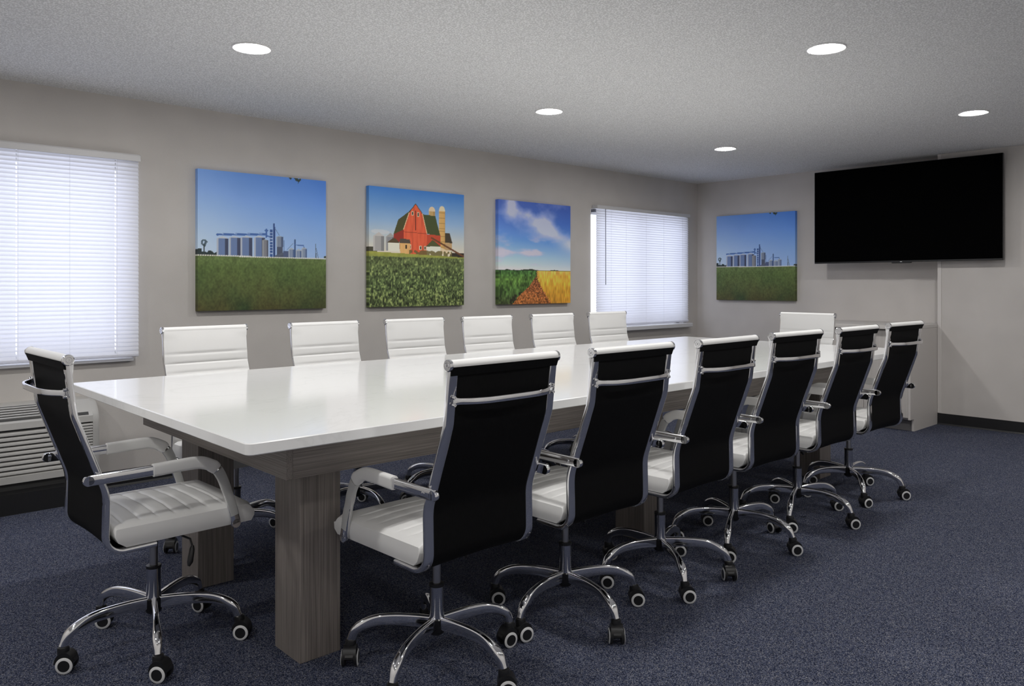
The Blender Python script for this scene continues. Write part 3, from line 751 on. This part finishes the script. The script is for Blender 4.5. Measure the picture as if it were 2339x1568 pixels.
    p.poly([(0.58, 0.47), (0.58, 0.525), (0.732, 0.525), (0.732, 0.47)], (214, 200, 182)); p.poly([(0.575, 0.518), (0.642, 0.575), (0.66, 0.573), (0.735, 0.522)], (74, 76, 46))
    p.poly([(0.732, 0.46), (0.735, 0.515), (0.86, 0.47), (0.86, 0.455)], (200, 178, 146)); p.line((0.636, 0.595), (1.0, 0.438), 0.016, (96, 62, 40))
    p.poly([(0.310, 0.432), (0.302, 0.545), (0.412, 0.545), (0.412, 0.434)], (196, 146, 92), 0.85 + 0.3 * wood); p.poly([(0.300, 0.540), (0.308, 0.576), (0.406, 0.573), (0.414, 0.540)], (74, 66, 56))
    p.poly([(0.36, 0.49), (0.36, 0.525), (0.376, 0.525), (0.376, 0.49)], (48, 34, 28))
    bush = p.noise(50, 40, 15)
    p.put(((p.v < 0.468 + 0.02 * bush) & (p.u > 0.4) & (p.u < 0.86) & (bush > 0.35)).astype(float) * 0.85, (92, 84, 48))
    p.put((p.v < 0.462 - 0.030 * p.u).astype(float), p.grad([(0.40, (120, 128, 62)), (0.46, (142, 142, 66))]) * (0.9 + 0.2 * p.fbm(30, 40, 61, 2))[..., None])
    cn = p.noise(64, 40, 23); cf = p.noise(116, 78, 33); k = np.clip((0.42 - p.v) / 0.42, 0, 1)
    crop = p.grad([(0, (82, 94, 56)), (0.2, (84, 100, 60)), (0.42, (94, 106, 64))])
    f = np.clip((cn * 0.45 + cf * 0.55 - 0.5) * (1.1 + 1.1 * k) + 0.50, 0, 1)
    p.put((p.v < 0.418 + 0.008 * cf).astype(float), crop * (0.44 + 0.92 * f)[..., None] + (f > 0.8)[..., None] * np.array([24, 18, 12]))
    return p.finish(GAIN)
def print_wheat():
    p = Paint()
    p.c = p.grad([(0.33, (196, 200, 204)), (0.45, (150, 178, 206)), (0.62, (92, 136, 196)), (0.80, (70, 106, 180)), (1.0, (62, 88, 164))]) + (0.6 - p.u)[..., None] * 14
    a = p.fbm(3, 4, 71, 5); b = p.fbm(4, 14, 81, 4)
    streak = np.exp(-((p.u - 0.16 - 0.1 * (p.v - 0.8)) / 0.10) ** 2) * np.clip((p.v - 0.68) / 0.2, 0, 1) + np.exp(-((p.v - (1.02 - 0.42 * p.u)) / 0.09) ** 2) * np.clip(p.u / 0.4, 0, 1) * 0.9
    cl = np.clip(streak * (0.5 + a) + (a - 0.52) * 2.2 * np.clip((p.v - 0.5) / 0.2, 0, 1), 0, 1) * 0.8
    p.put(cl, (196, 194, 216))
    low = np.clip((b - 0.52) * 5, 0, 1) * np.clip((0.72 - p.v) / 0.1, 0, 1) * np.clip((p.v - 0.36) / 0.05, 0, 1) * 0.6
    p.put(low, (178, 172, 196))
    p.put((np.clip((b - 0.62) * 7, 0, 1) * np.clip((0.62 - p.v) / 0.1, 0, 1) * np.clip((p.v - 0.36) / 0.05, 0, 1)) * 0.5, (206, 190, 190))
    t = p.noise(40, 6, 19)
    p.put(((p.v < 0.331 + 0.016 * np.clip(t - 0.55, 0, 1) * (p.u < 0.53) + 0.012 * np.exp(-((p.u - 0.43) / 0.06) ** 2) + 0.006 * np.exp(-((p.u - 0.76) / 0.05) ** 2))).astype(float), (46, 54, 42))
    g1 = p.noise(70, 50, 51) * 0.6 + p.noise(36, 20, 52) * 0.4; g2 = p.noise(100, 26, 55) * 0.6 + p.noise(30, 14, 56) * 0.4; g3 = p.noise(110, 100, 57)
    green = p.grad([(0, (58, 66, 40)), (0.12, (66, 92, 46)), (0.24, (84, 116, 54)), (0.33, (58, 92, 48))]) * (0.45 + 1.1 * g1)[..., None]
    gold = p.grad([(0, (176, 124, 44)), (0.16, (204, 150, 52)), (0.28, (222, 166, 66)), (0.33, (226, 172, 88))]) * (0.72 + 0.55 * g2)[..., None]
    soil = p.grad([(0, (150, 92, 48)), (0.2, (132, 80, 48)), (0.33, (90, 66, 44))]) * (0.5 + 1.0 * g3)[..., None]
    gr = p.v < 0.328; lft = np.interp(p.v, [0.0, 0.08, 0.175, 0.28, 0.325], [0.18, 0.27, 0.41, 0.505, 0.515]); rgt = np.interp(p.v, [0.0, 0.135, 0.232, 0.32], [0.72, 0.60, 0.53, 0.512])
    p.put(gr.astype(float), soil); p.put((gr & (p.u < lft - 0.02 * (g1 - 0.5))).astype(float), green); p.put((gr & (p.u > rgt + 0.03 * (g3 - 0.5))).astype(float), gold)
    p.put((gr & (p.u < lft) & (p.u > lft - 0.08) & (p.v < 0.12) & (g1 < 0.55)).astype(float) * 0.7, (40, 36, 28))
    return p.finish(GAIN)
GAIN = 1.65
def canvas_mat():
    m = mat('canvas_print', (0.5, 0.5, 0.5), 0.55, spec=0.3); nt, N, L, p = nodes(m)
    a = nn(nt, 'ShaderNodeAttribute', attribute_name='print'); L.new(a.outputs['Color'], p.inputs['Base Color'])
    w = nn(nt, 'ShaderNodeTexNoise', Scale=700.0, Detail=1.0); L.new(coords(nt), w.inputs['Vector']); bump(nt, w.outputs['Fac'], p, 0.08, 0.001); return m
M['canvas'] = canvas_mat()
def canvas_mesh(name, img, w, h, d):
    """x right, y into the wall (front at y=-d), z up; the print wraps around the edges"""
    n = PG; us = np.linspace(-w / 2, w / 2, n); vs = np.linspace(0, h, n)
    X, Z = np.meshgrid(us, vs); V = np.stack([X, np.full_like(X, -d), Z], -1).reshape(-1, 3); col = img.reshape(-1, 3)
    i, j = np.meshgrid(np.arange(n - 1), np.arange(n - 1)); a = (j * n + i).ravel(); F = np.stack([a, a + 1, a + n + 1, a + n], -1)
    ring = np.concatenate([np.arange(n), np.arange(1, n) * n + n - 1, (n - 1) * n + np.arange(n - 2, -1, -1), np.arange(n - 2, 0, -1) * n])
    back = V[ring].copy(); back[:, 1] = 0; o = len(V); k = len(ring)
    V = np.concatenate([V, back]); col = np.concatenate([col, col[ring]])
    q = np.arange(k); r = (q + 1) % k; F = np.concatenate([F, np.stack([ring[q], o + q, o + r, ring[r]], -1)])
    me = bpy.data.meshes.new(name); me.from_pydata(V.tolist(), [], F.tolist()); me.materials.append(M['canvas'])
    at = me.color_attributes.new('print', 'FLOAT_COLOR', 'POINT'); at.data.foreach_set('color', np.concatenate([col, np.ones((len(col), 1))], 1).astype(np.float32).ravel())
    me.update(); return me
def picture(me, loc, rz, label, w=0.905, h=0.902):
    r = empty('canvas_picture', loc, rz); tag(r, label, 'picture', 'farm canvas prints')
    o = bpy.data.objects.new('canvas_print', me); C.objects.link(o); o.parent = r
    fr = MB()
    for (a, b, c, d) in ((-w / 2 + .004, w / 2 - .004, .004, .04), (-w / 2 + .004, w / 2 - .004, h - .04, h - .004), (-w / 2 + .004, -w / 2 + .04, .04, h - .04), (w / 2 - .04, w / 2 - .004, .04, h - .04)):
        fr.box(a, b, -0.036, -0.0005, c, d)
    fr.build('stretcher_frame', M['canvas_back'], r, 0)
PD = 0.038
silo_me = canvas_mesh('canvas_silos', print_silos(), 0.905, 0.902, PD)
picture(silo_me, ((1.9128 + 2.8171) / 2, WALL_Y - 0.001, 1.0335), 0, 'blue sky canvas of grain silos between the near window and the barn picture')
picture(canvas_mesh('canvas_barn', print_barn(), 0.905, 0.902, PD), ((3.1706 + 4.0796) / 2, WALL_Y - 0.001, 1.0335), 0, 'canvas picture of a red barn with tan silos over green crops')
picture(canvas_mesh('canvas_wheat', print_wheat(), 0.895, 0.897, PD), ((4.4571 + 5.3471) / 2, WALL_Y - 0.001, 1.0325), 0, 'canvas picture of green and golden fields split by a path', 0.895, 0.897)
picture(silo_me, (FAR_X - 0.001, 4.316, 1.038), -PI / 2, 'grain silo canvas on the far wall beside the television')

# ------------------------------------------------------------------ television
tv = empty('television', (7.235, 2.768, 1.400)); tag(tv, 'large black flat screen television mounted high on the far wall', 'television')
TW, TH = 1.581, 0.866
MB().bbox(-0.033, -0.003, -TW / 2, TW / 2, 0, TH, 0.003).bbox(-0.003, 0.035, -0.48, 0.48, 0.10, 0.60, 0.012).build('housing', M['tv_frame'], tv)
MB().box(-0.0345, -0.0328, -TW / 2 + 0.004, TW / 2 - 0.004, 0.014, TH - 0.004).build('screen', M['tv_black'], tv, 0)
MB().bbox(-0.034, -0.010, -0.085, 0.080, -0.010, 0.004, 0.003).build('sensor_bar', M['tv_frame'], tv)
MB().box(-0.0355, -0.0338, -0.010, 0.006, 0.002, 0.0065).build('logo', M['logo'], tv, 0)
mt = MB(); mt.box(FAR_X - 0.02 - 7.235, FAR_X - 0.0005 - 7.235, -0.24, 0.30, 0.22, 0.62)
for yy in (-0.18, 0.20): mt.box(0.030, FAR_X - 0.018 - 7.235, yy, yy + 0.035, 0.25, 0.55)
mt.build('wall_mount', M['black'], tv, 0)

# ------------------------------------------------------------------ cabinets
CX0, CX1 = 6.705, FAR_X - 0.002
def cabinet(y0, y1, label, end=False):
    r = empty('base_cabinet', (CX0, (y0 + y1) / 2, 0)); tag(r, label, 'cabinet', 'grey laminate base cabinets'); hw = (y1 - y0) / 2; dp = CX1 - CX0
    b = MB(); b.box(0.020, dp, -hw + (0.018 if end else 0), hw, 0.10, 0.834); b.build('body', M['cab_z'], r, 0)
    MB().box(0.085, dp, -hw + (0.018 if end else 0), hw, 0, 0.10).build('toe_kick', M['kick'], r, 0)
    if end:
        MB().prism([(0.0, 0.10), (0.076, 0.10), (0.076, 0.0), (dp, 0.0), (dp, 0.834), (0.0, 0.834)], -hw, -hw + 0.018, 'y').build('end_panel', M['cab_side'], r, 0)
    g = 0.0015; y = -hw + (0.018 if end else 0) + g
    mid = ((-hw + (0.018 if end else 0)) + hw) / 2
    for (a, c) in ((y, mid - g), (mid + g, hw - g)):
        MB().bbox(0.0, 0.019, a, c, 0.115, 0.822, 0.001).build('door', M['cab_z'], r, 20)
cabinet(2.5025, 3.24, 'grey laminate base cabinet with exposed end panel next to the far right chair', True)
cabinet(3.241, 3.60, 'grey laminate base cabinet behind the far head chair')
tag(MB().bbox(6.662, CX1, 2.5015, 3.605, 0.8345, 0.862, 0.002).build('countertop', M['counter'], None, 20), 'grey countertop running over the cabinets below the television', 'countertop')

# ------------------------------------------------------------------ air conditioner under the near window
ac = empty('air_conditioner', (0.76, WALL_Y, 0)); tag(ac, 'ivory wall air conditioner with louvred grille under the near window', 'air conditioner')
ax0, ax1 = 0.22 - 0.76, 1.302 - 0.76
def Y(d): return -d
side = [(-0.001, 0.150), (-0.001, 0.556), (-0.085, 0.552), (-0.118, 0.540), (-0.120, 0.520), (-0.178, 0.44), (-0.178, 0.150)]
MB().prism(side, ax0 + 0.01, ax1 - 0.03, 'x').build('casing', M['ptac'], ac, 25)
MB().box(ax0 + 0.03, ax1 - 0.04, -0.181, -0.170, 0.19, 0.435).build('grille_backing', M['ptac_dark'], ac, 0)
# end blocks with rounded corner
for (a, b) in ((ax0, ax0 + 0.03), (ax1 - 0.035, ax1)):
    rings = []
    for t, ins in ((0, 0.0), (0.5, 0.001), (0.8, 0.006), (1.0, 0.016)):
        xx = (a + (b - a) * t) if b == ax1 else (b + (a - b) * t)
        rings.append([(xx, q[0] * (1 - ins * 3) if q[0] < -0.01 else q[0], 0.150 + (q[1] - 0.150) * (1 - ins * 0.8)) for q in [(-0.001, 0.150), (-0.001, 0.556), (-0.085, 0.552), (-0.135, 0.538), (-0.172, 0.505), (-0.196, 0.465), (-0.200, 0.43), (-0.200, 0.150)]])
    MB().loft(rings).build('end_block', M['ptac'], ac, 40)
sx = 1.03 - 0.76
MB().prism([(-0.178, 0.434), (-0.200, 0.434), (-0.197, 0.468), (-0.186, 0.478), (-0.170, 0.470)], ax0 + 0.03, ax1 - 0.035, 'x').build('front_band', M['ptac'], ac, 40)
MB().prism([(-0.150, 0.148), (-0.200, 0.150), (-0.202, 0.186), (-0.178, 0.192)], ax0 + 0.02, ax1 - 0.03, 'x').build('bottom_lip', M['ptac'], ac, 40)
MB().prism([(-0.118, 0.553), (-0.172, 0.507), (-0.197, 0.467), (-0.180, 0.45), (-0.110, 0.52)], sx, ax1 - 0.034, 'x').build('control_cover', M['ptac'], ac, 50)
MB().prism([(-0.1855, 0.4895), (-0.1945, 0.4745), (-0.188, 0.470), (-0.178, 0.484)], ax1 - 0.135, ax1 - 0.055, 'x').build('handle_slot', M['ptac_dark'], ac, 0)
MB().prism([(-0.118, 0.548), (-0.172, 0.500), (-0.185, 0.478), (-0.165, 0.47), (-0.112, 0.52)], ax0 + 0.03, sx - 0.004, 'x').build('outlet_recess', M['ptac_dark'], ac, 0)
lo = MB().prism([(-0.176, 0.0), (-0.198, -0.003), (-0.1995, 0.004), (-0.195, 0.0135), (-0.178, 0.0165)], ax0 + 0.03, sx + 0.09, 'x').mesh('louver', M['ptac'], 40)
for k in range(9):
    o = bpy.data.objects.new('louver', lo); C.objects.link(o); o.parent = ac; o.location = (0, 0, 0.1985 + 0.0258 * k)
lo2 = MB().prism([(-0.176, 0.0), (-0.198, -0.002), (-0.1985, 0.003), (-0.195, 0.0085), (-0.178, 0.010)], sx + 0.094, ax1 - 0.034, 'x').mesh('vent_louver', M['ptac'], 40)
for k in range(15):
    o = bpy.data.objects.new('vent_louver', lo2); C.objects.link(o); o.parent = ac; o.location = (0, 0, 0.1985 + 0.0155 * k)
tl = MB().box(ax0 + 0.035, sx - 0.008, -0.004, 0.004, -0.002, 0.010).mesh('outlet_vane', M['ptac'], 0)
for k in range(5):
    t = (k + 0.5) / 5
    o = bpy.data.objects.new('outlet_vane', tl); C.objects.link(o); o.parent = ac; o.location = (0, -0.124 - 0.056 * t, 0.541 - 0.058 * t); o.rotation_euler = (math.radians(35), 0, 0)
MB().prism([(-0.120, 0.548), (-0.178, 0.495), (-0.188, 0.478), (-0.183, 0.474), (-0.115, 0.538)], -0.235, -0.231, 'x').build('vane_rib', M['ptac'], ac, 0)
MB().box(ax0 + 0.02, ax1 - 0.02, -0.262, -0.016, 0, 0.108).build('sub_base', M['base_black'], ac, 0)
MB().box(ax0 + 0.03, ax1 - 0.03, -0.17, -0.016, 0.108, 0.150).build('underside_shade', M['ptac_dark'], ac, 0)  # dark filler block standing in for the shadow under the casing
